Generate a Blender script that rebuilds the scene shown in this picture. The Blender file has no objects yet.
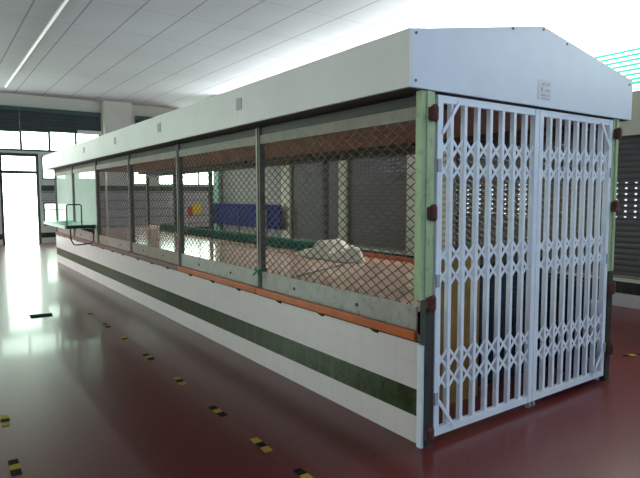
import bpy, math, random
from mathutils import Vector, Matrix, noise
random.seed(7)
D = bpy.data
C = bpy.context.scene.collection
SC = bpy.context.scene

# ------------------------------------------------------------------ mesh helpers
class MB:
    def __init__(s): s.v = []; s.f = []
    def box(s, x0, x1, y0, y1, z0, z1):
        n = len(s.v)
        s.v += [(x0,y0,z0),(x1,y0,z0),(x1,y1,z0),(x0,y1,z0),(x0,y0,z1),(x1,y0,z1),(x1,y1,z1),(x0,y1,z1)]
        s.f += [tuple(n+i for i in q) for q in ((0,3,2,1),(4,5,6,7),(0,1,5,4),(1,2,6,5),(2,3,7,6),(3,0,4,7))]
        return s
    def prism(s, poly, ext):
        n = len(s.v); k = len(poly); e = Vector(ext)
        s.v += [tuple(p) for p in poly] + [tuple(Vector(p)+e) for p in poly]
        s.f.append(tuple(n+i for i in reversed(range(k)))); s.f.append(tuple(n+k+i for i in range(k)))
        for i in range(k):
            j = (i+1) % k
            s.f.append((n+i, n+j, n+k+j, n+k+i))
        return s
    def tube(s, pts, r, seg=8, closed=False):
        pts = [Vector(p) for p in pts]; n0 = len(s.v); m = len(pts)
        prev = None
        for i, p in enumerate(pts):
            a = pts[i-1] if (i > 0 or closed) else p
            b = pts[(i+1) % m] if (i < m-1 or closed) else p
            t = (b-a).normalized()
            if prev is None:
                up = Vector((0,0,1)) if abs(t.z) < .9 else Vector((1,0,0))
                u = t.cross(up).normalized()
            else:
                u = (prev - t*prev.dot(t)).normalized()
            prev = u; w = t.cross(u)
            for k in range(seg):
                an = 2*math.pi*(k+.5)/seg
                s.v.append(tuple(p + (u*math.cos(an)+w*math.sin(an))*r))
        rings = m if closed else m-1
        for i in range(rings):
            j = (i+1) % m
            for k in range(seg):
                l = (k+1) % seg
                s.f.append((n0+i*seg+k, n0+i*seg+l, n0+j*seg+l, n0+j*seg+k))
        if not closed:
            s.f.append(tuple(n0+k for k in reversed(range(seg))))
            s.f.append(tuple(n0+(m-1)*seg+k for k in range(seg)))
        return s
    def cyl(s, c, axis, r, h, seg=16):
        a = Vector(axis).normalized(); c = Vector(c)
        return s.tube([c, c+a*h], r, seg)
    def build(s, name, mat, parent=None, bevel=0, smooth=False):
        me = D.meshes.new(name); me.from_pydata(s.v, [], s.f); me.update()
        me.materials.append(mat)
        if smooth:
            for p in me.polygons: p.use_smooth = True
        o = D.objects.new(name, me); C.objects.link(o)
        if parent:
            o.parent = parent
            o.location = -parent_world(parent)
        if bevel:
            b = o.modifiers.new('bevel', 'BEVEL'); b.width = bevel; b.segments = 2; b.limit_method = 'ANGLE'
        return o

def parent_world(p):
    v = Vector(p.location); q = p.parent
    while q: v += Vector(q.location); q = q.parent
    return v
def tag(o, label=None, cat=None, group=None, kind=None):
    if label: o['label'] = label
    if cat: o['category'] = cat
    if group: o['group'] = group
    if kind: o['kind'] = kind
    return o
def empty(name, loc, label, cat, group=None, kind=None):
    o = D.objects.new(name, None); C.objects.link(o); o.location = loc; o.empty_display_size = .1
    return tag(o, label, cat, group, kind)
def struct(mb, name, mat, parent=None):
    o = mb.build(name, mat, parent)
    if not parent: o['kind'] = 'structure'
    return o
def copy_tree(o, parent=None):
    c = o.copy(); C.objects.link(c); c.parent = parent
    for ch in list(o.children): copy_tree(ch, c)
    return c

# ------------------------------------------------------------------ materials
class NT:
    def __init__(s, name):
        m = D.materials.new(name); m.use_nodes = True; s.m = m; s.t = m.node_tree; s.n = s.t.nodes; s.l = s.t.links
        s.b = s.n['Principled BSDF']; s.out = s.n['Material Output']
        s._p = None
    def inp(s, k, v):
        if isinstance(v, bpy.types.NodeSocket): s.l.new(v, s.b.inputs[k])
        else: s.b.inputs[k].default_value = v
    def pos(s):
        if s._p is None:
            g = s.n.new('ShaderNodeNewGeometry'); x = s.n.new('ShaderNodeSeparateXYZ')
            s.l.new(g.outputs['Position'], x.inputs[0]); s._p = (g.outputs['Position'], x.outputs[0], x.outputs[1], x.outputs[2])
        return s._p
    def math(s, op, a, b=0.0, c=0.0):
        n = s.n.new('ShaderNodeMath'); n.operation = op
        for i, v in enumerate((a, b, c)):
            if isinstance(v, bpy.types.NodeSocket): s.l.new(v, n.inputs[i])
            else: n.inputs[i].default_value = v
        return n.outputs[0]
    def mix(s, fac, a, b):
        n = s.n.new('ShaderNodeMix'); n.data_type = 'RGBA'
        for k, v in ((0, fac), (6, a), (7, b)):
            if isinstance(v, bpy.types.NodeSocket): s.l.new(v, n.inputs[k])
            else: n.inputs[k].default_value = v if k == 0 else (*v, 1)
        return n.outputs[2]
    def noise(s, scale, detail=3, rough=.6, vec=None):
        n = s.n.new('ShaderNodeTexNoise'); n.inputs['Scale'].default_value = scale
        n.inputs['Detail'].default_value = detail; n.inputs['Roughness'].default_value = rough
        s.l.new(vec if vec is not None else s.pos()[0], n.inputs['Vector'])
        return n.outputs[0]
    def ramp(s, v, a, b):
        n = s.n.new('ShaderNodeMapRange'); n.inputs[1].default_value = a; n.inputs[2].default_value = b
        s.l.new(v, n.inputs[0]); return n.outputs[0]
    def bump(s, h, strength=.3, dist=.01):
        n = s.n.new('ShaderNodeBump'); n.inputs['Strength'].default_value = strength; n.inputs['Distance'].default_value = dist
        s.l.new(h, n.inputs['Height']); s.l.new(n.outputs[0], s.b.inputs['Normal'])
    def line(s, v, pitch, w, off=0.0):   # 1 on thin lines every pitch
        f = s.math('FRACT', s.math('DIVIDE', s.math('ADD', v, 100*pitch+off), pitch))
        return s.math('GREATER_THAN', s.math('ABSOLUTE', s.math('SUBTRACT', f, .5)), .5-w/pitch/2)
    def band(s, v, a, b):
        return s.math('MULTIPLY', s.math('GREATER_THAN', v, a), s.math('LESS_THAN', v, b))

def simple(name, col, rough=.5, metal=0, var=.12, scale=6, dirt=None, spec=.5, bump=0):
    t = NT(name)
    n = t.ramp(t.noise(scale, 4), .3, .7)
    lo = tuple(c*(1-var) for c in col); hi = tuple(min(1, c*(1+var)) for c in col)
    c = t.mix(n, lo, hi)
    if dirt:
        c = t.mix(t.math('MULTIPLY', t.ramp(t.noise(scale*2.3, 5, .7), .52, .72), .6), c, dirt)
    t.inp('Base Color', c); t.inp('Roughness', rough); t.inp('Metallic', metal); t.inp('Specular IOR Level', spec)
    if bump: t.bump(t.noise(scale*8, 3), bump, .004)
    return t.m

M = {}
M['paint_white'] = simple('paint_white', (.70,.70,.70), .45, var=.05)
M['gate_white'] = simple('gate_white', (.84,.88,.97), .35, var=.04, scale=9)
M['gable_white'] = simple('gable_white', (.70,.75,.86), .4, var=.03, scale=4)
M['gate_grey'] = simple('gate_grey', (.42,.44,.48), .4, var=.08)
M['green_paint'] = simple('green_paint', (.41,.52,.29), .4, var=.1, dirt=(.18,.22,.15))
M['dark_post'] = simple('dark_post', (.035,.04,.035), .5, var=.3, dirt=(.07,.035,.025))
M['rust'] = simple('rust', (.10,.032,.026), .8, var=.4, scale=40, bump=.4)
M['grey_metal'] = simple('grey_metal', (.21,.19,.165), .45, .3, var=.15, dirt=(.10,.09,.07))
M['plate'] = simple('sill_plate', (.36,.34,.33), .45, .25, var=.12, dirt=(.16,.12,.10))
M['plate_far'] = simple('sill_plate_brown', (.27,.205,.18), .5, .1, var=.15, dirt=(.18,.12,.10))
M['orange'] = simple('orange_rail', (.52,.11,.02), .4, var=.15, dirt=(.30,.07,.03))
M['red_rail'] = simple('red_rail', (.15,.045,.035), .45, var=.2)
M['black'] = simple('black', (.012,.012,.013), .5, var=.2)
M['green_ribbon'] = simple('green_ribbon', (.03,.22,.10), .7)
M['matte_black'] = simple('matte_black', (.012,.012,.014), .95, spec=.05)
M['wire'] = simple('wire', (.085,.052,.04), .5, .3, var=.2)
M['shutter_dark'] = simple('shutter_box_dark', (.042,.032,.029), .55, var=.2)
M['lintel'] = simple('lintel', (.30,.27,.23), .6, var=.15, dirt=(.2,.16,.12))
M['brown_ceiling'] = simple('brown_ceiling', (.27,.155,.115), .6, var=.2)
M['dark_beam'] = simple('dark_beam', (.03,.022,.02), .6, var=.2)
M['teal'] = simple('teal', (.002,.085,.064), .85, var=.2, spec=.1)
M['blue'] = simple('blue', (.014,.024,.115), .85, var=.1, spec=.1)
M['ochre'] = simple('ochre_wood', (.30,.165,.045), .5, var=.25, scale=5)
M['wall'] = simple('wall_plaster', (.62,.60,.54), .8, var=.04, scale=2)
M['lintel_wall'] = simple('wall_beige', (.50,.50,.40), .8, var=.04, scale=2)
M['win_frame'] = simple('window_frame', (.035,.06,.055), .5, var=.15)
M['blind_dark'] = None
M['tube'] = simple('tube_metal', (.04,.055,.055), .4, .5, var=.15)
M['mint'] = simple('mint_tray', (.80,.92,.86), .55, var=.1)
M['grout'] = simple('grout', (.4,.4,.38), .8)
M['pink_grey'] = simple('sticker', (.66,.66,.73), .5, var=.08, scale=40)
M['ink'] = simple('sticker_ink', (.50,.44,.53), .6, var=.2, scale=60)
M['cover'] = simple('cover_plate', (.42,.42,.41), .5, var=.08)
M['bolt'] = simple('bolt', (.12,.09,.08), .5, .5)
M['yellow'] = simple('yellow', (.72,.50,.02), .5)
M['redp'] = simple('red_plastic', (.45,.04,.03), .5)

def glass(name, col, fac=.9):
    t = NT(name); t.n.remove(t.b)
    tr = t.n.new('ShaderNodeBsdfTransparent'); tr.inputs[0].default_value = (*col, 1)
    gl = t.n.new('ShaderNodeBsdfGlossy'); gl.inputs['Roughness'].default_value = .03
    lw = t.n.new('ShaderNodeLayerWeight'); fr = t.n.new('ShaderNodeMath'); fr.operation = 'MULTIPLY'; fr.inputs[1].default_value = .30
    pw_ = t.n.new('ShaderNodeMath'); pw_.operation = 'POWER'; pw_.inputs[1].default_value = 4; t.l.new(lw.outputs['Facing'], pw_.inputs[0]); t.l.new(pw_.outputs[0], fr.inputs[0])
    mx = t.n.new('ShaderNodeMixShader')
    t.l.new(fr.outputs[0], mx.inputs[0]); t.l.new(tr.outputs[0], mx.inputs[1]); t.l.new(gl.outputs[0], mx.inputs[2])
    t.l.new(mx.outputs[0], t.out.inputs[0]); return t.m
M['glass'] = glass('window_glass', (.95,.99,.97))
M['green_glass'] = glass('green_glass', (.80,.93,.86))
def door_haze():  # pale diffuse share puts the doorway's bright haze into the panes
    t = NT('door_haze_glass'); t.inp('Base Color', t.mix(t.ramp(t.noise(2.5), .3, .7), (.70,.82,.75), (.78,.88,.82))); t.inp('Roughness', .25)
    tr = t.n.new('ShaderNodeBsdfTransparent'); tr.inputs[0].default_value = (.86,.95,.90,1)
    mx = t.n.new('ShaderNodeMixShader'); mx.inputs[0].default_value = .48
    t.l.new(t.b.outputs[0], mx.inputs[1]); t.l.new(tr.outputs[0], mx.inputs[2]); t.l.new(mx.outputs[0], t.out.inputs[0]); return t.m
M['door_haze_glass'] = door_haze()

def floor_mat():
    t = NT('terrazzo_floor'); P, X, Y, Z = t.pos()
    sp = t.ramp(t.noise(28, 3, .7), .35, .65); big = t.noise(.9, 3)
    c = t.mix(sp, (.098,.015,.016), (.135,.023,.023))
    c = t.mix(t.math('MULTIPLY', big, .45), c, (.10,.028,.028))
    t.inp('Base Color', c)
    t.inp('Roughness', .30); t.inp('Specular IOR Level', .22)
    t.inp('Coat Weight', .2); t.inp('Coat Roughness', .07)
    return t.m
M['floor'] = floor_mat()
def ceil_mat():
    t = NT('ceiling_tiles'); P, X, Y, Z = t.pos()
    ln = t.math('MAXIMUM', t.line(X, .8, .028, .1), t.math('MULTIPLY', t.line(Y, 1.6, .024, .3), .45))
    c = t.mix(t.ramp(t.noise(.5, 2), .3, .7), (.44,.425,.47), (.49,.475,.52))
    c = t.mix(t.math('MULTIPLY', ln, .9), c, (.20,.195,.215))
    t.inp('Base Color', c); t.inp('Roughness', .8); return t.m
M['ceiling'] = ceil_mat()
def tile_mat(name, white, dark, z0, z1):
    t = NT(name); P, X, Y, Z = t.pos()
    st = t.band(Z, z0, z1)
    w = t.mix(t.ramp(t.noise(3, 3), .3, .7), tuple(c*.95 for c in white), white)
    d = t.mix(t.ramp(t.noise(14, 4), .35, .65), tuple(c*.6 for c in dark), tuple(c*1.3 for c in dark))
    c = t.mix(st, w, d)
    g = t.math('MAXIMUM', t.line(Y, .178, .004, .089), t.line(Z, .178, .004, 0))
    c = t.mix(t.math('MULTIPLY', g, .25), c, (.30,.29,.28))
    t.inp('Base Color', c); t.inp('Roughness', .22); return t.m
M['kiosk_tile'] = tile_mat('kiosk_tile', (.80,.715,.735), (.026,.042,.012), .18, .357)
M['hall_tile'] = tile_mat('hall_tile', (.60,.59,.58), (.02,.025,.018), .19, .36)
def blind_mat(name, col, pitch, holes=None, depth=.5, tcol=(.16,.15,.20,1)):
    t = NT(name); P, X, Y, Z = t.pos()
    f = t.math('FRACT', t.math('DIVIDE', t.math('ADD', Z, 10), pitch))
    h = t.math('SINE', t.math('MULTIPLY', f, math.pi))
    dark = t.math('LESS_THAN', f, .14)
    c = t.mix(t.ramp(t.noise(1.5, 3), .3, .7), tuple(v*.85 for v in col), tuple(v*1.12 for v in col))
    c = t.mix(t.math('MULTIPLY', dark, .6), c, tuple(v*.25 for v in col))
    t.inp('Base Color', c); t.inp('Roughness', .5); t.bump(h, depth, .012)
    if holes:
        z0, z1 = holes
        fy = t.math('SUBTRACT', t.math('FRACT', t.math('DIVIDE', t.math('ADD', Y, 50), .134)), .5)
        fz = t.math('SUBTRACT', f, .5)
        d = t.math('ADD', t.math('POWER', t.math('ABSOLUTE', t.math('DIVIDE', fy, .15)), 2), t.math('POWER', t.math('ABSOLUTE', t.math('DIVIDE', fz, .17)), 2))
        hm = t.math('MULTIPLY', t.math('LESS_THAN', d, 1), t.band(Z, z0, z1))
        tr = t.n.new('ShaderNodeBsdfTransparent'); tr.inputs[0].default_value = tcol; mx = t.n.new('ShaderNodeMixShader')
        t.l.new(hm, mx.inputs[0]); t.l.new(t.b.outputs[0], mx.inputs[1]); t.l.new(tr.outputs[0], mx.inputs[2])
        t.l.new(mx.outputs[0], t.out.inputs[0])
    return t.m
M['blind_dark'] = blind_mat('far_blind', (.022,.030,.033), .12)
M['roll_near'] = blind_mat('roll_shutter_near', (.05,.048,.055), .082, (1.27, 1.77), tcol=(.40,.42,.45,1))
M['roll_mid'] = blind_mat('roll_shutter_mid', (.075,.06,.066), .082, (2.03, 2.54))
M['roll_grey'] = blind_mat('roll_shutter_grey', (.21,.20,.18), .082)
M['panel_grey'] = blind_mat('far_panel', (.42,.41,.44), .3, depth=.2)
def worktop_mat():
    t = NT('worktop'); P, X, Y, Z = t.pos()
    c = t.mix(t.ramp(t.noise(2.2, 3), .3, .7), (.55,.34,.27), (.66,.43,.35))
    c = t.mix(t.math('MULTIPLY', t.line(Y, 1.52, .012, .4), .6), c, (.15,.08,.07))
    t.inp('Base Color', c); t.inp('Roughness', .11); return t.m
M['worktop'] = worktop_mat()
def navy_mat():
    t = NT('navy_tile'); P, X, Y, Z = t.pos()
    g = t.math('MAXIMUM', t.line(X, .15, .006, .03), t.line(Z, .15, .006, 0))
    c = t.mix(t.ramp(t.noise(6, 3), .3, .7), (.012,.016,.028), (.026,.034,.055))
    c = t.mix(t.math('MULTIPLY', g, .5), c, (.09,.10,.12))
    t.inp('Base Color', c); t.inp('Roughness', .25); return t.m
M['navy'] = navy_mat()
def marker_mat():
    t = NT('hazard_tape'); P, X, Y, Z = t.pos()
    tc = t.n.new('ShaderNodeTexCoord'); sx = t.n.new('ShaderNodeSeparateXYZ'); t.l.new(tc.outputs['Object'], sx.inputs[0])
    oi = t.n.new('ShaderNodeObjectInfo'); fl = t.math('GREATER_THAN', oi.outputs['Random'], .6)
    blk = t.math('LESS_THAN', t.math('ABSOLUTE', sx.outputs[1]), .036)
    c = t.mix(t.math('ABSOLUTE', t.math('SUBTRACT', blk, fl)), (.40,.27,.04), (.006,.005,.005))
    c = t.mix(t.math('MULTIPLY', t.ramp(t.noise(60, 3), .55, .7), .5), c, (.12,.07,.05))
    t.inp('Base Color', c); t.inp('Roughness', .8); t.inp('Specular IOR Level', .12); return t.m
M['marker'] = marker_mat()
def cloth_mat():
    t = NT('white_cloth')
    t.inp('Base Color', t.mix(t.ramp(t.noise(9, 4), .3, .7), (.62,.57,.48), (.78,.74,.66))); t.inp('Roughness', .8)
    t.bump(t.noise(30, 3), .3, .01); return t.m
M['cloth'] = cloth_mat()
def louvre_mat():
    t = NT('green_louvre'); t.inp('Base Color', t.mix(t.noise(3), (.12,.66,.48), (.18,.76,.58))); t.inp('Roughness', .4)
    tl = t.n.new('ShaderNodeBsdfTranslucent'); tl.inputs[0].default_value = (.25,.9,.68,1)
    mx = t.n.new('ShaderNodeMixShader'); mx.inputs[0].default_value = .45
    t.l.new(t.b.outputs[0], mx.inputs[1]); t.l.new(tl.outputs[0], mx.inputs[2]); t.l.new(mx.outputs[0], t.out.inputs[0]); return t.m
M['louvre'] = louvre_mat()
def bar_glare_mat():
    t = NT('bar_glare'); t.inp('Base Color', (.8,.8,.8,1)); t.inp('Emission Color', (1,.98,.95,1)); t.inp('Emission Strength', .45); return t.m  # weak emission stands for glare on the ceiling bar
M['bar_glow'] = bar_glare_mat()

# ------------------------------------------------------------------ the hall
XL, XR, XE, YB, YF, YC, H = -9.0, 5.5, 12.0, -6.0, 18.2, 15.1, 4.9
def slab(z0, z1): return MB().prism([(XL-.2, YB-.2, z0), (XR+.2, YB-.2, z0), (XR+.2, YC-.2, z0), (XE+.2, YC-.2, z0), (XE+.2, YF+.2, z0), (XL-.2, YF+.2, z0)], (0, 0, z1-z0))
struct(slab(-.1, 0), 'floor', M['floor'])
struct(slab(H, H+.1), 'ceiling', M['ceiling'])

def wall_with_holes(axis, at, th, u0, u1, holes, z0=0, z1=H):
    """a wall slab in plane axis=at..at+th, running u0..u1, with rectangular openings (ua,ub,za,zb)"""
    mb = MB(); us = sorted({u0, u1, *[h[0] for h in holes], *[h[1] for h in holes]}); zs = sorted({z0, z1, *[h[2] for h in holes], *[h[3] for h in holes]})
    us = [u for u in us if u0 <= u <= u1]; zs = [z for z in zs if z0 <= z <= z1]
    for a, b in zip(us, us[1:]):
        run = None
        for c, d in zip(zs, zs[1:]):
            inside = any(h[0] <= (a+b)/2 <= h[1] and h[2] <= (c+d)/2 <= h[3] for h in holes)
            if not inside:
                run = [run[0], d] if run else [c, d]
            if inside and run:
                mb.box(*((at, at+th, a, b) if axis == 'x' else (a, b, at, at+th)), *run); run = None
        if run: mb.box(*((at, at+th, a, b) if axis == 'x' else (a, b, at, at+th)), *run)
    return mb

def window(name, axis, at, u0, u1, z0, z1, mull=(), bars=(), fw=.05, gmat='glass', fmat='win_frame'):
    w = D.objects.new(name, None); C.objects.link(w); w['kind'] = 'structure'
    w.location = (at, (u0+u1)/2, z0) if axis == 'x' else ((u0+u1)/2, at, z0)
    fr = MB()
    def bx(a, b, c, d, t=.05):
        if axis == 'x': fr.box(at-t/2, at+t/2, a, b, c, d)
        else: fr.box(a, b, at-t/2, at+t/2, c, d)
    bx(u0, u0+fw, z0, z1); bx(u1-fw, u1, z0, z1); bx(u0+fw, u1-fw, z0, z0+fw); bx(u0+fw, u1-fw, z1-fw, z1)
    for m in mull: bx(m-fw/2, m+fw/2, z0+fw, z1-fw)
    for m in bars: bx(u0+fw, u1-fw, m-fw/2, m+fw/2, .06)
    fr.build('window_frame', M[fmat], w)
    g = MB()
    if axis == 'x': g.box(at-.004, at+.004, u0+fw, u1-fw, z0+fw, z1-fw)
    else: g.box(u0+fw, u1-fw, at-.004, at+.004, z0+fw, z1-fw)
    g.build('glass', M[gmat], w)
    return w

# far wall ---------------------------------------------------------
KF = .92
def fx(x): return round(-2.52+(x+2.52)*KF, 3)
def fz(z): return round(max(0, 1.6+(z-1.6)*KF), 3)
def fr4(a, b, c, d): return (fx(a), fx(b), fz(c) if c > 0 else 0, fz(d))
low = [fr4(.90, 1.75, 2.2, 3.05), fr4(2.12, 2.85, 2.2, 2.9), fr4(4.2, 4.85, 2.02, 2.95), fr4(5.2, 6.05, 2.02, 2.95), fr4(6.2, 7.75, 2.02, 2.98)]
door_hole = fr4(-.45, .80, 0, 3.12)
far_holes = [door_hole, fr4(-4.2, 3.0, 3.2, 4.72), fr4(4.3, 9.0, 3.2, 4.72), fr4(.90, 1.75, .50, 1.36)] + low
struct(wall_with_holes('y', YF, .2, XL, XE, far_holes, .38), 'wall_far', M['wall'])
struct(wall_with_holes('y', YF-.001, .2, XL, XE, [door_hole], 0, .38), 'baseboard_far', M['hall_tile'])
window('window_1', 'y', YF+.1, *far_holes[1], mull=[fx(v) for v in (-3.5,-2.57,-1.6,-.66,.27,1.2,2.11)], fw=.07)
window('window_2', 'y', YF+.1, *far_holes[2], mull=[fx(v) for v in (5.2,6.15,7.1,8.05)], fw=.07)
n = 3
for a in low:
    window('window_%d' % n, 'y', YF+.1, *a, mull=((a[0]+a[1])/2,) if a[1]-a[0] > 1 else ()); n += 1
window('window_%d' % n, 'y', YF+.1, *far_holes[3], bars=(fz(1.08),), fw=.06); n += 1
struct(MB().box(fx(.85), fx(9.0), YF-.03, YF-.002, fz(1.78), fz(1.98)), 'trim_1', M['win_frame'])
pb = MB()
pb.box(fx(.85), fx(9.0), YF-.02, YF-.002, fz(1.40), fz(1.775)); pb.box(fx(1.85), fx(9.0), YF-.02, YF-.002, .40, fz(1.40)-.002)
struct(pb, 'trim_2', M['panel_grey'])
struct(MB().box(fx(3.08), fx(4.08), YF-.35, YF-.035, .0, H), 'trim_3', M['wall'])
struct(MB().box(fx(3.08)-.01, fx(4.08)+.01, YF-.37, YF-.352, .2, fz(1.78)), 'trim_7', M['panel_grey'])
struct(MB().box(fx(3.08)-.01, fx(4.08)+.01, YF-.375, YF-.352, fz(1.78)+.002, fz(1.98)), 'trim_8', M['win_frame'])
d = D.objects.new('door_1', None); C.objects.link(d); d['kind'] = 'structure'
dx0, dx1, _, dz = door_hole; d.location = ((dx0+dx1)/2, YF+.1, 0)
df = MB()
for q in ((dx0, dx0+.08, 0, dz), (dx1-.08, dx1, 0, dz), (dx0+.08, dx1-.08, dz-.1, dz), (dx0+.08, dx1-.08, 2.33, 2.43)): df.box(q[0], q[1], YF+.05, YF+.15, q[2], q[3])
df.build('door_frame', M['win_frame'], d)
MB().box(dx0+.08, dx1-.08, YF+.096, YF+.104, 2.43, dz-.1).build('transom_glass', M['glass'], d)
names = ['dark roller blind above the doorway transom, leftmost in view', 'dark roller blind above the wide bright panes right of the doorway',
         'dark roller blind in the middle of the far high windows', 'short dark roller blind with a pale bottom bar next to the pier', 'dark roller blind beyond the pier, just over the canopy edge']
for (x0, x1, zb), lb in zip([(-.64, .24, 3.90), (.245, 1.17, 3.93), (1.175, 2.14, 3.96), (2.145, 2.99, 4.05), (4.31, 6.1, 3.35)], names):
    x0, x1, zb, zh = fx(x0), fx(x1), fz(zb), fz(4.60)
    e = empty('roller_blind', ((x0+x1)/2, YF-.05, zb), lb, 'blind', 'dark roller blinds on the far wall')
    MB().box(x0, x1, YF-.05, YF-.01, zb, zh).build('blind_sheet', M['blind_dark'], e)
    MB().box(x0, x1, YF-.12, YF-.005, zh, zh+.13).build('blind_box', M['win_frame'], e)
    pale = 'pale' in lb
    MB().box(x0, x1, YF-.065, YF-.008, zb-(.13 if pale else .04), zb).build('bottom_bar', M['paint_white'] if pale else M['win_frame'], e)

# right wall with roller shutters, pillars and the clerestory -------
bays = [(-5.4, -2.9), (-2.5, -.2), (.2, 4.65), (5.85, 7.88), (8.16, 10.36), (10.78, 14.75)]
r_holes = [(a, b, .40, 2.42 if b < 5 else 2.62) for a, b in bays] + [(-5.0, 7.2, 3.02, H), (7.3, 14.6, 3.02, H)]
struct(wall_with_holes('x', XR, .2, YB, YC, r_holes, .38), 'wall_right', M['lintel_wall'])
struct(MB().box(XR-.004, XR+.2, YB, YC, 0, .38), 'baseboard_right', M['hall_tile'])
pl = MB()
for a, b in ((4.65, 5.85), (7.88, 8.16), (10.36, 10.78)): pl.box(XR-.03, XR-.004, a, b, .38, 3.0)
struct(pl, 'trim_4', M['lintel_wall'])
for k, h in enumerate(r_holes[-2:]):
    w = window('window_%d' % n, 'x', XR+.1, *h[:4], fw=.012, fmat='paint_white'); n += 1
    s = MB()
    for i in range(7):
        z = 3.17+i*.066
        s.prism([(XR+.02, h[0]+.02, z), (XR+.065, h[0]+.02, z+.012), (XR+.065, h[0]+.02, z+.046), (XR+.02, h[0]+.02, z+.034)], (0, h[1]-h[0]-.04, 0))
    s.box(XR+.02, XR+.065, h[0]+.02, h[1]-.02, 3.115, 3.155)
    s.build('louvre_slats', M['louvre'], w)
sl = ['roller shutter far behind the camera on the right wall', 'roller shutter just behind the camera on the right wall', 'dark roller shutter right of the gate with rows of punched light holes',
      'dark roller shutter seen through the first mesh bay with light holes near its top', 'dark roller shutter between the two thin white pillars', 'pale grey roller shutter behind the blue board']
for (a, b), lb, m in list(zip(bays, sl, ['roll_near']*3+['roll_mid']*2+['roll_grey']))[2:]:
    zt = 2.42 if b < 5 else 2.62
    e = empty('roller_shutter', (XR+.05, (a+b)/2, .40), lb, 'roller shutter', 'roller shutters on the right wall')
    MB().box(XR+.045, XR+.05, a, b, .44, zt).build('slatted_curtain', M[m], e)
    MB().box(XR+.03, XR+.065, a, b, .40, .44).build('bottom_bar', M['grey_metal'], e)
    for y0 in (a, b-.05): MB().box(XR+.005, XR+.03, y0, y0+.05, .40, zt).build('guide_rail', M['grey_metal'], e)
# the two bays behind the camera are walled up
struct(MB().box(XR+.05, XR+.1, -5.4, -2.9, .4, 2.42).box(XR+.05, XR+.1, -2.5, -.2, .4, 2.42), 'trim_5', M['roll_near'])
struct(MB().box(XR-.10, XR-.006, 14.72, 15.10, 0, H), 'trim_6', simple('green_column', (.22,.42,.33), .5))
struct(MB().box(XR+.2, XE+.2, YC-.2, YC, 0, H), 'wall_return', M['wall'])
struct(wall_with_holes('x', XE, .2, YC, YF, [(15.6, 17.8, 2.2, 4.6)]), 'wall_east', M['wall'])
# left wall and back wall (out of view, they let the daylight in)
l_holes = [(0.0, 5.0, 1.2, 3.0), (10.5, 17.8, .5, 4.3)]
struct(wall_with_holes('x', XL-.2, .2, YB, YF, l_holes), 'wall_left', M['wall'])
b_holes = [(-8, -5.5, 1.0, 2.6), (-1.5, 2.0, 1.0, 2.8)]
struct(wall_with_holes('y', YB-.2, .2, XL, XR, b_holes), 'wall_back', M['wall'])
for h in l_holes: window('window_%d' % n, 'x', XL-.1, *h, mull=((h[0]+h[1])/2,)); n += 1
for h in b_holes: window('window_%d' % n, 'y', YB-.1, *h, mull=((h[0]+h[1])/2,)); n += 1
# ceiling T-bar; its glare is put in as a faint glow
e = empty('glare_bar', (-.47, 11, H), 'thin ceiling bar with added glow for glare, running above the doorway side', 'ceiling bar')
MB().box(-.495, -.445, 5.5, 17.0, H-.03, H-.001).build('bar_body', M['paint_white'], e)
MB().box(-.49, -.45, 5.55, 16.95, H-.045, H-.03).build('glow_face', M['bar_glow'], e)

# ------------------------------------------------------------------ the kiosk
W, L = 2.246, 12.3
posts = [0.07, 2.16, 4.19, 6.21, 8.24, 10.27, 12.25]
K = empty('kiosk', (W/2, L/2, 0), 'long white tiled kiosk with green stripe, mesh sides and gabled canopy', 'kiosk')
MB().box(-.025, .10, .037, L, 0, .66).build('base_wall', M['kiosk_tile'], K)
MB().box(W-.12, W+.06, .037, L, 0, .66).build('base_wall', M['kiosk_tile'], K)
MB().box(.12, W-.12, L-.12, L, 0, .66).build('base_wall', M['kiosk_tile'], K)
MB().box(-.024, .11, .037, L, .66, .672).build('sill_cap', M['dark_beam'], K)  # near cap coloured dark to stand for the shadow under the rail
MB().box(W-.13, W+.072, .037, L, .66, .672).build('sill_cap', M['paint_white'], K)

def mesh_panel(x, y0, y1, z0, z1, py=.11, pz=.068, r=.0038):
    mb = MB(); k = pz/py                       # slope dz/dy
    hgt = z1-z0
    nlines = int((y1-y0+hgt/k)/py)+2
    for sgn in (1, -1):
        for i in range(nlines):
            c = (y0-hgt/k)+i*py if sgn == 1 else y0+i*py
            # line: y = c + sgn*(z-z0)/k
            pts = []
            za, zb = z0, z1
            ya, yb = c, c+sgn*hgt/k
            # clip on y
            def clip(ya, za, yb, zb):
                lo, hi = 0.0, 1.0; dy = yb-ya
                t0, t1 = (y0-ya)/dy, (y1-ya)/dy
                if t0 > t1: t0, t1 = t1, t0
                lo, hi = max(lo, t0), min(hi, t1)
                if hi-lo < 1e-3: return None
                return ya+dy*lo, za+(zb-za)*lo, ya+dy*hi, za+(zb-za)*hi
            q = clip(ya, za, yb, zb)
            if q: mb.tube([(x+sgn*.003, q[0], q[1]), (x+sgn*.003, q[2], q[3])], r, 4)
    return mb

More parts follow.
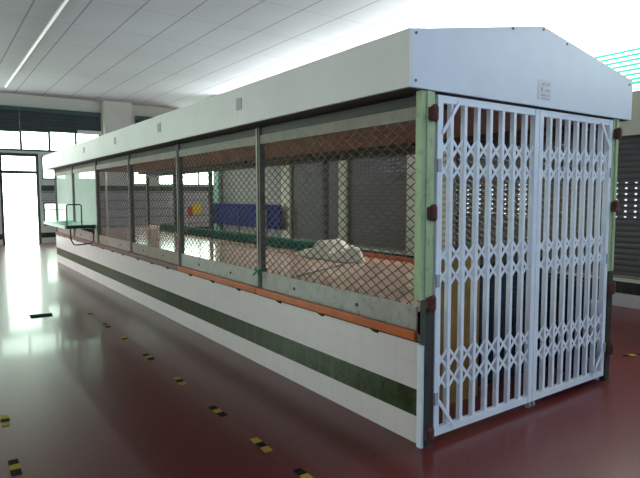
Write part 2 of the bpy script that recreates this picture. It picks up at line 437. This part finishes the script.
for i in range(6):
    y0, y1 = posts[i]+.035, posts[i+1]-.035
    near = i == 0
    # near (long left) side
    r_ = MB().box(-.05, -.0125, y0-.03, y1+.03, .675, .735).build('counter_rail', M['orange'] if i < 2 else M['red_rail'], K, bevel=.006)
    if i == 0: r_['label'] = 'bright orange rail'
    bk = 0
    for q in (.18, .5, .82):
        yy = y0+(y1-y0)*q
        MB().prism([(-.055, yy-.035, .674), (-.055, yy+.035, .674), (-.02, yy+.02, .640), (-.02, yy-.02, .640)][:4], (.03, 0, 0)).build('rail_bracket', M['black'], r_)
    MB().box(0.0, .012, y0, y1, .675, .885).build('sill_plate', M['plate'] if i < 2 else M['plate_far'], K)
    for q in (.3, .72):
        yy = y0+(y1-y0)*q
        MB().cyl((.0, yy, .80), (-1,0,0), .014, .008, 10).build('bolt', M['bolt'], K)
    MB().box(.01, .26, y0, y1, 2.15, 2.222).build('shutter_box', M['shutter_dark'], K)
    MB().box(-.004, .05, y0, y1, 2.07, 2.15).build('lintel', M['lintel'], K)
    if i < 4: mesh_panel(.02, y0, y1, .885, 2.07).build('mesh_panel', M['wire'], K)
    else: MB().box(.017, .023, y0, y1, .885, 2.07).build('glass_panel', M['door_haze_glass'], K)
    # far (right) side
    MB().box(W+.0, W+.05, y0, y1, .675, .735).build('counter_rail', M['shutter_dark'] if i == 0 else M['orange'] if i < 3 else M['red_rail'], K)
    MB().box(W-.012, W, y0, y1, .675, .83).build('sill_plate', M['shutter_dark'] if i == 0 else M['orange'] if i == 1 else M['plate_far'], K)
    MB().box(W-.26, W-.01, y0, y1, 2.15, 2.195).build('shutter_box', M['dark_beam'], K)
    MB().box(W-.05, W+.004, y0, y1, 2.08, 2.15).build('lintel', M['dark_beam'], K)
    if i == 0: mesh_panel(W-.02, y0, y1, .83, 2.08).build('mesh_panel', M['wire'], K)
for i, y in enumerate(posts):
    if i:
        MB().box(-.012, .045, y-.035, y+.035, .675, 2.222).box(-.022, -.012, y-.012, y+.012, .675, 2.222).build('post', M['grey_metal'], K)
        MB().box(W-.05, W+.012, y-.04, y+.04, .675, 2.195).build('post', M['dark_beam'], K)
# front corner posts: green above, dark below, with rusty hinge blobs
def corner(x0, x1, sgn, hz, fx):
    p = MB().box(x0, x1, -.005, .045, .95, 2.225).box(x0+.04, x1-.03, -.014, -.005, .95, 2.225).build('corner_post', M['green_paint'], K, bevel=.004)
    MB().box(fx-.03, fx+.045, -.012, .036, .0, .95).build('post_foot', M['dark_post'], p)
    for z in hz:
        MB().tube([(fx, -.028, z-.04), (fx, -.034, z-.032), (fx, -.034, z+.032), (fx, -.028, z+.04)], .026, 10).box(fx-.034, fx+.034, -.034, -.0145, z-.035, z+.035).build('hinge', M['rust'], p, bevel=.008)
corner(-.085, .03, -1, (.09, .93, 1.49, 2.09), -.006)
corner(W-.10, W+.0, 1, (.29, .81, 1.50, 2.10), W-.066)
MB().box(W-.135, W-.121, .12, 2.1, 0, .84).build('inner_lining', M['navy'], K)
MB().box(-.058, -.037, -.004, .0365, 0, .66).build('end_trim', M['gate_white'], K)
# canopy
o_, o2 = .209, .157
xa, xb, ya, yb = -o_, W+o2, -.025, L+.2
ze, zt, zr = 2.228, 2.56, 2.79
xm = (xa+xb)/2
def fascia_side(x0, x1):
    mb = MB()
    ys = [ya]+[p for p in posts[1:-1]]+[yb]
    for a, b in zip(ys, ys[1:]): mb.box(x0, x1, a+.0015, b-.0015, ze, zt)
    return mb
M['fascia_long'] = simple('fascia_long', (.82,.80,.79), .5, var=.04, scale=2)
f1 = fascia_side(xa, xa+.02).build('fascia', M['fascia_long'], K)
fascia_side(xb-.02, xb).build('fascia', M['fascia_long'], K)
for y in (2.13, 4.24, 6.17, 8.2):
    MB().box(xa-.006, xa, y-.05, y+.05, 2.365, 2.465).build('cover_plate', M['cover'], f1)
gable = [(xa+.02, ya, ze), (xb-.02, ya, ze), (xb-.02, ya, zt), (xm, ya, zr), (xa+.02, ya, zt)]
g1 = MB().prism(list(reversed(gable)), (0, .02, 0)).build('gable_fascia', M['gable_white'], K)
MB().prism([(x, yb-.02, z) for x, y, z in reversed(gable)], (0, .02, 0)).build('gable_fascia', M['gable_white'], K)
for x, z in ((xa+.05, zt-.02), (xa+.05, ze+.04), (xm-.35, zr-.075), (xm, zr-.025), (xm+.3, zr-.08), (xb-.06, zt-.04)):
    MB().cyl((x, ya, z), (0,-1,0), .009, .005, 8).build('bolt', M['bolt'], g1)
st = MB().box(1.05, 1.21, ya-.002, ya, 2.275, 2.415).build('sticker', M['pink_grey'], g1)
ik = MB()
for x, z, w, h in ((1.10,2.385,.03,.02),(1.15,2.39,.04,.016),(1.085,2.35,.022,.03),(1.135,2.345,.05,.014),(1.09,2.31,.05,.016),(1.155,2.31,.03,.012),(1.10,2.288,.04,.01),(1.15,2.285,.035,.01)):
    ik.box(x, x+w, ya-.003, ya-.002, z-h/2, z+h/2)
ik.build('sticker_print', M['ink'], st)
MB().prism([(xa+.021, ya+.021, zt-.001), (xm, ya+.021, zr-.001), (xm, ya+.021, zr-.021), (xa+.021, ya+.021, zt-.021)], (0, yb-ya-.042, 0)).build('roof_panel', M['paint_white'], K)
MB().prism([(xm, ya+.021, zr-.001), (xb-.021, ya+.021, zt-.001), (xb-.021, ya+.021, zt-.021), (xm, ya+.021, zr-.021)], (0, yb-ya-.042, 0)).build('roof_panel', M['paint_white'], K)
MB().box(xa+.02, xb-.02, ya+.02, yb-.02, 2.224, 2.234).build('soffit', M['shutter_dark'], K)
MB().box(.05, W-.05, .11, L-.1, 2.196, 2.222).build('inner_ceiling', M['brown_ceiling'], K)
MB().box(.03, W-.10, .036, .10, 2.212, 2.223).build('head_rail', M['gate_grey'], K)

# ------------------------------------------------------------------ folding lattice gates
def gate(x0, x1, bars, outer, label):
    z0, z1 = .05, 2.21
    g = empty('folding_gate', ((x0+x1)/2, -.01, 0), label, 'gate', None)
    y0, y1 = -.006, .030
    MB().box(x0+.05, x1-.05, y0, y1, z1-.045, z1).build('top_rail', M['gate_white'], g)
    MB().box(x0+.05, x1-.05, y0, y1, z0, z0+.05).build('bottom_rail', M['gate_white'], g)
    sw = .05
    MB().box(x0, x0+sw, y0-.004, y1+.004, z0, z1).build('stile', M['gate_white'], g, bevel=.004)
    MB().box(x1-sw, x1, y0-.004, y1+.004, z0, z1).build('stile', M['gate_white'], g, bevel=.004)
    for x in bars:
        b = MB().box(x-.014, x+.014, y0+.004, y0+.010, z0+.05, z1-.045)
        b.box(x-.014, x-.009, y0+.010, y1, z0+.05, z1-.045); b.box(x+.009, x+.014, y0+.010, y1, z0+.05, z1-.045)
        b.build('vertical_bar', M['gate_white'], g)
    hl = .14
    allx = [x0+sw/2]+list(bars)+[x1-sw/2]
    for zc in (1.825, 1.15, .475):
        mb = MB()
        for a, b in zip(allx, allx[1:]):
            for za, zb in ((zc+hl, zc), (zc, zc+hl), (zc, zc-hl), (zc-hl, zc)):
                up = zb > za
                yy = y0+.011 if up else y0+.0148
                dx, dz = b-a, zb-za; ln = math.hypot(dx, dz); nx, nz = -dz/ln*.010, dx/ln*.010
                mb.prism([(a+nx, yy, za+nz), (a-nx, yy, za-nz), (b-nx, yy, zb-nz), (b+nx, yy, zb+nz)], (0, .0035, 0))
        for x in allx:
            for z in (zc-hl, zc, zc+hl): mb.cyl((x, y0+.006, z), (0,-1,0), .007, .005, 8)
        mb.build('lattice_links', M['gate_white'], g)
    # corner braces on the hinge side
    s = 1 if outer == 'left' else -1
    xo = x0+sw-.01 if outer == 'left' else x1-sw+.01
    for zz, t in ((z1-.03, -1), (z0+.03, 1)):
        a, b = Vector((xo, y0-.012, zz+t*.20)), Vector((xo+s*.15, y0-.012, zz))
        d = (b-a).normalized(); nn = Vector((-d.z, 0, d.x))*.011
        MB().prism([tuple(a+nn), tuple(a-nn), tuple(b-nn), tuple(b+nn)], (0, .008, 0)).build('corner_brace', M['gate_white'], g)
    # little shoe under the meeting stile
    xs = x1-.025 if outer == 'left' else x0+.025
    MB().cyl((xs-.008, (y0+y1)/2, .025), (1,0,0), .025, .016, 14).box(xs-.012, xs-.008, y0+.008, y1-.008, .02, .052).box(xs+.008, xs+.012, y0+.008, y1-.008, .02, .052).build('roller', M['gate_grey'], g)
    # latch plates on the hinge stile
    for z in (.30, 1.06, 1.78):
        xx = x0 if outer == 'left' else x1-.03
        MB().box(xx, xx+.03, y0-.012, y0-.004, z-.04, z+.04).build('latch_plate', M['gate_grey'], g)
    return g
lb = [.19+i*.1283 for i in range(7)]
rb = [1.265+i*.1205 for i in range(7)]
gate(.05, 1.105, lb, 'left', 'left leaf of the white lattice gate, hinged on the nearest green post')
gate(1.11, 2.135, rb, 'right', 'right leaf of the white lattice gate, nearer the right hand wall')

# ------------------------------------------------------------------ things inside the kiosk
wt = MB()
wt.prism([(.03, .46, .74), (.96, .46, .74), (.96, 1.12, .74), (W-.14, 1.12, .74), (W-.14, 2.12, .74), (W-.03, 2.12, .74), (W-.03, L-.14, .74), (.03, L-.14, .74)], (0, 0, .04))
e = empty('worktop', (1.1, 6.4, 0), 'wide glossy pinkish worktop filling the kiosk behind the mesh', 'worktop')
wt.build('top_board', M['worktop'], e, bevel=.004)
for x in (.2, 1.1, 2.0):
    for y in (1.4, 3.5, 6.0, 8.5, 11.5): MB().box(x-.03, x+.03, y-.03, y+.03, 0, .74).build('leg', M['grey_metal'], e)
for x in (.2, .9): MB().box(x-.03, x+.03, .52, .58, 0, .74).build('leg', M['grey_metal'], e)
# dark tiled cabinet and the ochre board inside the gate
e = empty('tiled_cabinet', (1.57, .8, 0), 'dark navy tiled cabinet standing just behind the gate', 'cabinet')
MB().box(1.0, 2.10, .52, 1.08, .0, 1.0).build('body', M['navy'], e, bevel=.004)
MB().box(.99, 2.11, .505, 1.09, 1.0, 1.03).build('top_board', M['matte_black'], e, bevel=.004)
bd = [(.52, .40, 0), (.99, .40, 0)]
for k in range(7):
    a = math.pi/2*k/6; bd.append((.87+.12*math.cos(a), .40, 1.06+.12*math.sin(a)))
for k in range(7):
    a = math.pi/2+math.pi/2*k/6; bd.append((.64+.12*math.cos(a), .40, 1.06+.12*math.sin(a)))
e = MB().prism(list(reversed(bd)), (0, .025, 0)).build('wooden_board', M['ochre'])
tag(e, 'ochre wooden board with rounded top standing upright behind the gate bars', 'board')
# teal bench board along the back of the worktop
tb = MB().prism([(2.0, 4.15, .781), (2.19, 4.15, .781), (2.19, 4.15, .905), (2.03, 4.15, .905), (2.0, 4.15, .88)], (0, 6.6, 0)).build('teal_board', M['teal'], bevel=.008)
tag(tb, 'long teal green board lying along the back of the worktop', 'board')
# crumpled white cloth
def crumple(name, cx, cy, rx, ry, h, mat, z0, seed):
    N = 34; mb = MB()
    for j in range(N+1):
        for i in range(N+1):
            u, v = i/N*2-1, j/N*2-1
            r = math.hypot(u, v); an = math.atan2(v, u)
            ed = 1.0+.18*math.sin(an*3+seed)+.08*math.sin(an*7)
            s = 1/max(abs(math.cos(an)), abs(math.sin(an))) if r > 0 else 1
            rr = r/s
            x = cx+rx*math.cos(an)*rr*ed; y = cy+ry*math.sin(an)*rr*ed
            n1 = noise.noise(Vector((u*2.2+seed, v*2.2, 1))); n2 = noise.noise(Vector((u*5, v*5+seed, 3)))
            bl = max(0, 1-rr**5)**.6
            hump = .22+.72*math.exp(-((v-.08)**2)/.09)+.50*math.exp(-((v+.80)**2)/.05)
            z = z0+.004+h*bl*max(.05, hump+.30*n1+.14*n2)
            mb.v.append((x, y, z))
    for j in range(N):
        for i in range(N):
            a = j*(N+1)+i; mb.f.append((a, a+1, a+N+2, a+N+1))
    o = mb.build(name, mat, smooth=True)
    s = o.modifiers.new('s', 'SUBSURF'); s.levels = 1; s.render_levels = 1
    return o
cl = crumple('crumpled_cloth', 1.78, 3.42, .27, .60, .26, M['cloth'], .781, 1.3)
tag(cl, 'crumpled white cloth heaped on the worktop near the gate end', 'cloth')
rd = MB().tube([(.47, 2.24, .792), (1.0, 2.50, .792), (1.56, 2.80, .792)], .009, 8).build('thin_rod', M['dark_post'])
tag(rd, 'thin dark rod lying diagonally across the pinkish worktop', 'rod')

# green ribbon knotted round the first bay post
rb_ = MB().tube([(-.03, 2.118, .90), (.052, 2.118, .905), (.052, 2.202, .90), (-.03, 2.202, .895)], .010, 6, closed=True)
rb_.tube([(-.034, 2.13, .90), (-.045, 2.11, .87), (-.04, 2.08, .83), (-.03, 2.09, .79)], .009, 6).tube([(-.034, 2.14, .90), (-.05, 2.17, .87), (-.042, 2.21, .85)], .009, 6)
rb_ = rb_.build('ribbon', M['green_ribbon']); tag(rb_, 'small green ribbon knotted low round a grey kiosk post', 'ribbon')
# folded blue board against the pale shutter
e = empty('blue_board', (5.3, 12.85, 0), 'large blue board standing on edge against the pale grey shutter', 'board')
MB().box(5.26, 5.30, 10.5, 14.9, .66, 1.34).build('panel', M['blue'], e, bevel=.005)
for y in (11.2, 12.9, 14.5):
    MB().box(5.22, 5.25, y-.02, y+.02, .03, 1.2).box(5.05, 5.42, y-.02, y+.02, 0, .03).build('leg', M['tube'], e)
    MB().box(5.25, 5.26, y-.02, y+.02, .7, 1.2).build('leg_bracket', M['tube'], e)
# yellow and red sign on the far wall panelling
e = empty('wall_sign', (fx(6.7), YF-.03, .85), 'small yellow and red sign hung low on the far grey panelling', 'sign')
MB().box(fx(6.62), fx(7.02), YF-.045, YF-.021, .88, 1.28).build('sign_panel', M['yellow'], e)
MB().box(fx(6.42), fx(6.615), YF-.045, YF-.021, .79, 1.16).build('sign_panel', M['redp'], e)

# tubular fold-out shelf near the kiosk's far end
e = empty('fold_out_shelf', (-.27, 9.3, 1.0), 'pale green fold-out shelf with dark tube frame near the far end', 'shelf')
MB().box(-.52, -.026, 8.36, 10.6, 1.03, 1.06).build('shelf_board', M['mint'], e, bevel=.006)
MB().box(-.53, -.026, 8.33, 8.36, 1.005, 1.065).build('edge_strip', M['tube'], e)
MB().box(-.55, -.521, 8.33, 10.6, 1.005, 1.065).build('side_strip', M['mint'], e)
MB().tube([(-.51, 8.345, 1.06), (-.51, 8.345, 1.42), (-.49, 8.345, 1.44), (-.28, 8.345, 1.44), (-.26, 8.345, 1.42), (-.26, 8.345, 1.06)], .012, 8).build('tube_rail', M['tube'], e)
MB().tube([(-.46, 8.345, 1.01), (-.45, 8.345, .80), (-.41, 8.345, .72), (-.36, 8.345, .705), (-.12, 8.345, .72), (-.07, 8.345, .76), (-.066, 8.345, 1.01)], .012, 8).build('tube_leg', M['tube'], e)
MB().box(-.50, -.35, 8.7, 9.2, 1.061, 1.12).box(-.34,-.12,9.4,9.9,1.061,1.10).build('tray_divider', M['green_glass'], e)
MB().prism([(-.05, 8.30, .675), (-.05, 8.30, .90), (-.30, 8.30, 1.00), (-.05, 8.30, 1.00)], (0, .025, 0)).build('support_bracket', M['red_rail'], e)

# ------------------------------------------------------------------ floor markers
mk = None
spots = [(-.84, .12, 0, 'yellow and black floor marker cut by the bottom edge of the picture'),
         (-.85, .63, 0, 'yellow and black floor marker nearest the corner post, wholly in view'),
         (-.84, 1.31, 0, 'yellow and black floor marker in the kiosk row, second wholly in view from the corner'),
         (-.82, 2.12, 0, 'yellow and black floor marker abreast of the first bay post from the corner'),
         (-.81, 2.99, 0, 'small striped floor marker midway along the second mesh bay'),
         (-.80, 3.83, 0, 'small striped floor marker just before the second bay post'),
         (-.80, 4.62, 0, 'small striped floor marker just past the second bay post'),
         (-.80, 5.45, 0, 'faint striped floor marker farthest along the row beside the kiosk'),
         (-2.15, 2.03, 0, 'worn striped marker at the left edge of the floor, farther of the two'),
         (-2.18, 1.22, 0, 'worn striped marker at the left edge of the floor, nearer of the two'),
         (3.14, .23, 1.2, 'striped floor marker lying right of the kiosk by the right wall')]
for x, y, rz, lb in spots:
    if mk is None:
        mk = MB().prism([(-.028, -.11, 0), (.025, -.11, 0), (.028, .0, 0), (.026, .11, 0), (-.027, .11, 0), (-.030, .0, 0)], (0, 0, .003)).build('floor_marker', M['marker']); o = mk
    else:
        o = mk.copy(); C.objects.link(o)
    o.location = (x, y, .0005); o.rotation_euler = (0, 0, rz+random.uniform(-.06, .06))
    tag(o, lb, 'floor marker', 'yellow and black floor markers')
o = MB().prism([(-.14, -.11, 0), (.12, -.12, 0), (.14, .10, 0), (-.13, .12, 0)], (0, 0, .004)).build('floor_plate', M['matte_black'])
o.location = (-1.36, 5.72, .0005); tag(o, 'black flat plate on the glaring floor in front of the doorway', 'floor plate')

# ------------------------------------------------------------------ light
w = D.worlds.new('World'); SC.world = w; w.use_nodes = True
bg = w.node_tree.nodes['Background']; bg.inputs[1].default_value = 1.0
wt_, wl = w.node_tree, w.node_tree.links       # hazy sky: greenish beyond the doorway, cool behind, neutral on the window side
tcw = wt_.nodes.new('ShaderNodeTexCoord'); sxw = wt_.nodes.new('ShaderNodeSeparateXYZ'); wl.new(tcw.outputs['Generated'], sxw.inputs[0])
def wmap(sock, a, b):
    n_ = wt_.nodes.new('ShaderNodeMapRange'); n_.interpolation_type = 'SMOOTHSTEP'; n_.inputs[1].default_value = a; n_.inputs[2].default_value = b; wl.new(sock, n_.inputs[0]); return n_.outputs[0]
def wmix(f_, a, b):
    n_ = wt_.nodes.new('ShaderNodeMix'); n_.data_type = 'RGBA'; n_.clamp_result = False; wl.new(f_, n_.inputs[0])
    for k_, v_ in ((6, a), (7, b)):
        if isinstance(v_, tuple): n_.inputs[k_].default_value = (*v_, 1)
        else: wl.new(v_, n_.inputs[k_])
    return n_.outputs[2]
sides = wmix(wmap(sxw.outputs[0], -.5, .5), (6.5, 7.2, 6.7), (6.4, 6.3, 6.2))
back_ = wmix(wmap(sxw.outputs[1], -.75, -.35), (1.3, 2.0, 3.3), sides)
sides2_ = wmix(wmap(sxw.outputs[0], 0, .2), back_, wmix(wmap(sxw.outputs[2], -.25, .02), (14.0, 13.6, 13.8), back_))
sky_ = wmix(wmap(sxw.outputs[1], .45, .8), sides2_, (8.6, 10.5, 9.0))
wl.new(sky_, bg.inputs[0])
def area(name, loc, rot, sx, sy, power=0, col=(1,1,1), portal=False):
    l = D.lights.new(name, 'AREA'); l.shape = 'RECTANGLE'; l.size = sx; l.size_y = sy; l.energy = power; l.color = col
    l.cycles.is_portal = portal
    o = D.objects.new(name, l); C.objects.link(o); o.location = loc; o.rotation_euler = rot
P2 = math.pi/2
def portal_x(at, h, inward):   # wall normal along x
    area('portal', (at, (h[0]+h[1])/2, (h[2]+h[3])/2), (0, -P2 if inward > 0 else P2, 0), h[3]-h[2], h[1]-h[0], portal=True)
def portal_y(at, h, inward):
    area('portal', ((h[0]+h[1])/2, at, (h[2]+h[3])/2), (P2 if inward > 0 else -P2, 0, 0), h[1]-h[0], h[3]-h[2], portal=True)
for h in far_holes[:3]: portal_y(YF+.21, h, -1)
for h in r_holes[-2:]: portal_x(XR+.21, h, -1)
for h in l_holes: portal_x(XL-.21, h, 1)
for h in b_holes: portal_y(YB-.21, h, 1)
# blue skylight from the windows behind the camera
area('sky_lamp', (-1.0, YB+.05, 2.4), (P2, 0, 0), 6, 2.2, 78, (.40,.66,1))
# soft low daylight falling in through the clerestory
sn = D.lights.new('window_sun', 'SUN'); sn.energy = 8.0; sn.angle = math.radians(50); sn.color = (1, .95, .90)
so = D.objects.new('window_sun', sn); C.objects.link(so); so.rotation_euler = (0, math.radians(50), 0)
# added spot inside the left wall, brightens the kiosk's far end
sp_ = D.lights.new('far_end_fill', 'SPOT'); sp_.energy = 2600; sp_.color = (.93, 1, .93); sp_.spot_size = math.radians(58); sp_.spot_blend = .8; sp_.shadow_soft_size = 1.0
spo = D.objects.new('far_end_fill', sp_); C.objects.link(spo); spo.location = (XL+1.1, 15.2, 2.5)
spo.rotation_euler = (Vector((0, 11.6, .3))-spo.location).to_track_quat('-Z', 'Y').to_euler()
# ------------------------------------------------------------------ camera
cam = D.cameras.new('camera'); co = D.objects.new('camera', cam); C.objects.link(co); SC.camera = co
yaw, pitch, roll, f = 0.6142, -0.0792, -0.0027, 553.36
F = Vector((math.sin(yaw)*math.cos(pitch), math.cos(yaw)*math.cos(pitch), math.sin(pitch)))
R0 = Vector((math.cos(yaw), -math.sin(yaw), 0)); U0 = R0.cross(F)
Rv = R0*math.cos(roll)+U0*math.sin(roll); Uv = -R0*math.sin(roll)+U0*math.cos(roll)
m = Matrix((Rv, Uv, -F)).transposed().to_4x4(); m.translation = (-2.5216, -2.4003, 1.6)
co.matrix_world = m
cam.sensor_width = 36; cam.lens = f/640*36; cam.clip_start = .05; cam.clip_end = 200
SC.view_settings.view_transform = 'Standard'; SC.view_settings.look = 'None'; SC.view_settings.exposure = -0.25
SC.cycles.use_denoising = True; SC.cycles.denoising_prefilter = 'ACCURATE'; SC.cycles.sample_clamp_indirect = 3.0; SC.cycles.caustics_reflective = False; SC.cycles.caustics_refractive = False
SC.cycles.max_bounces = 8; SC.cycles.transparent_max_bounces = 16
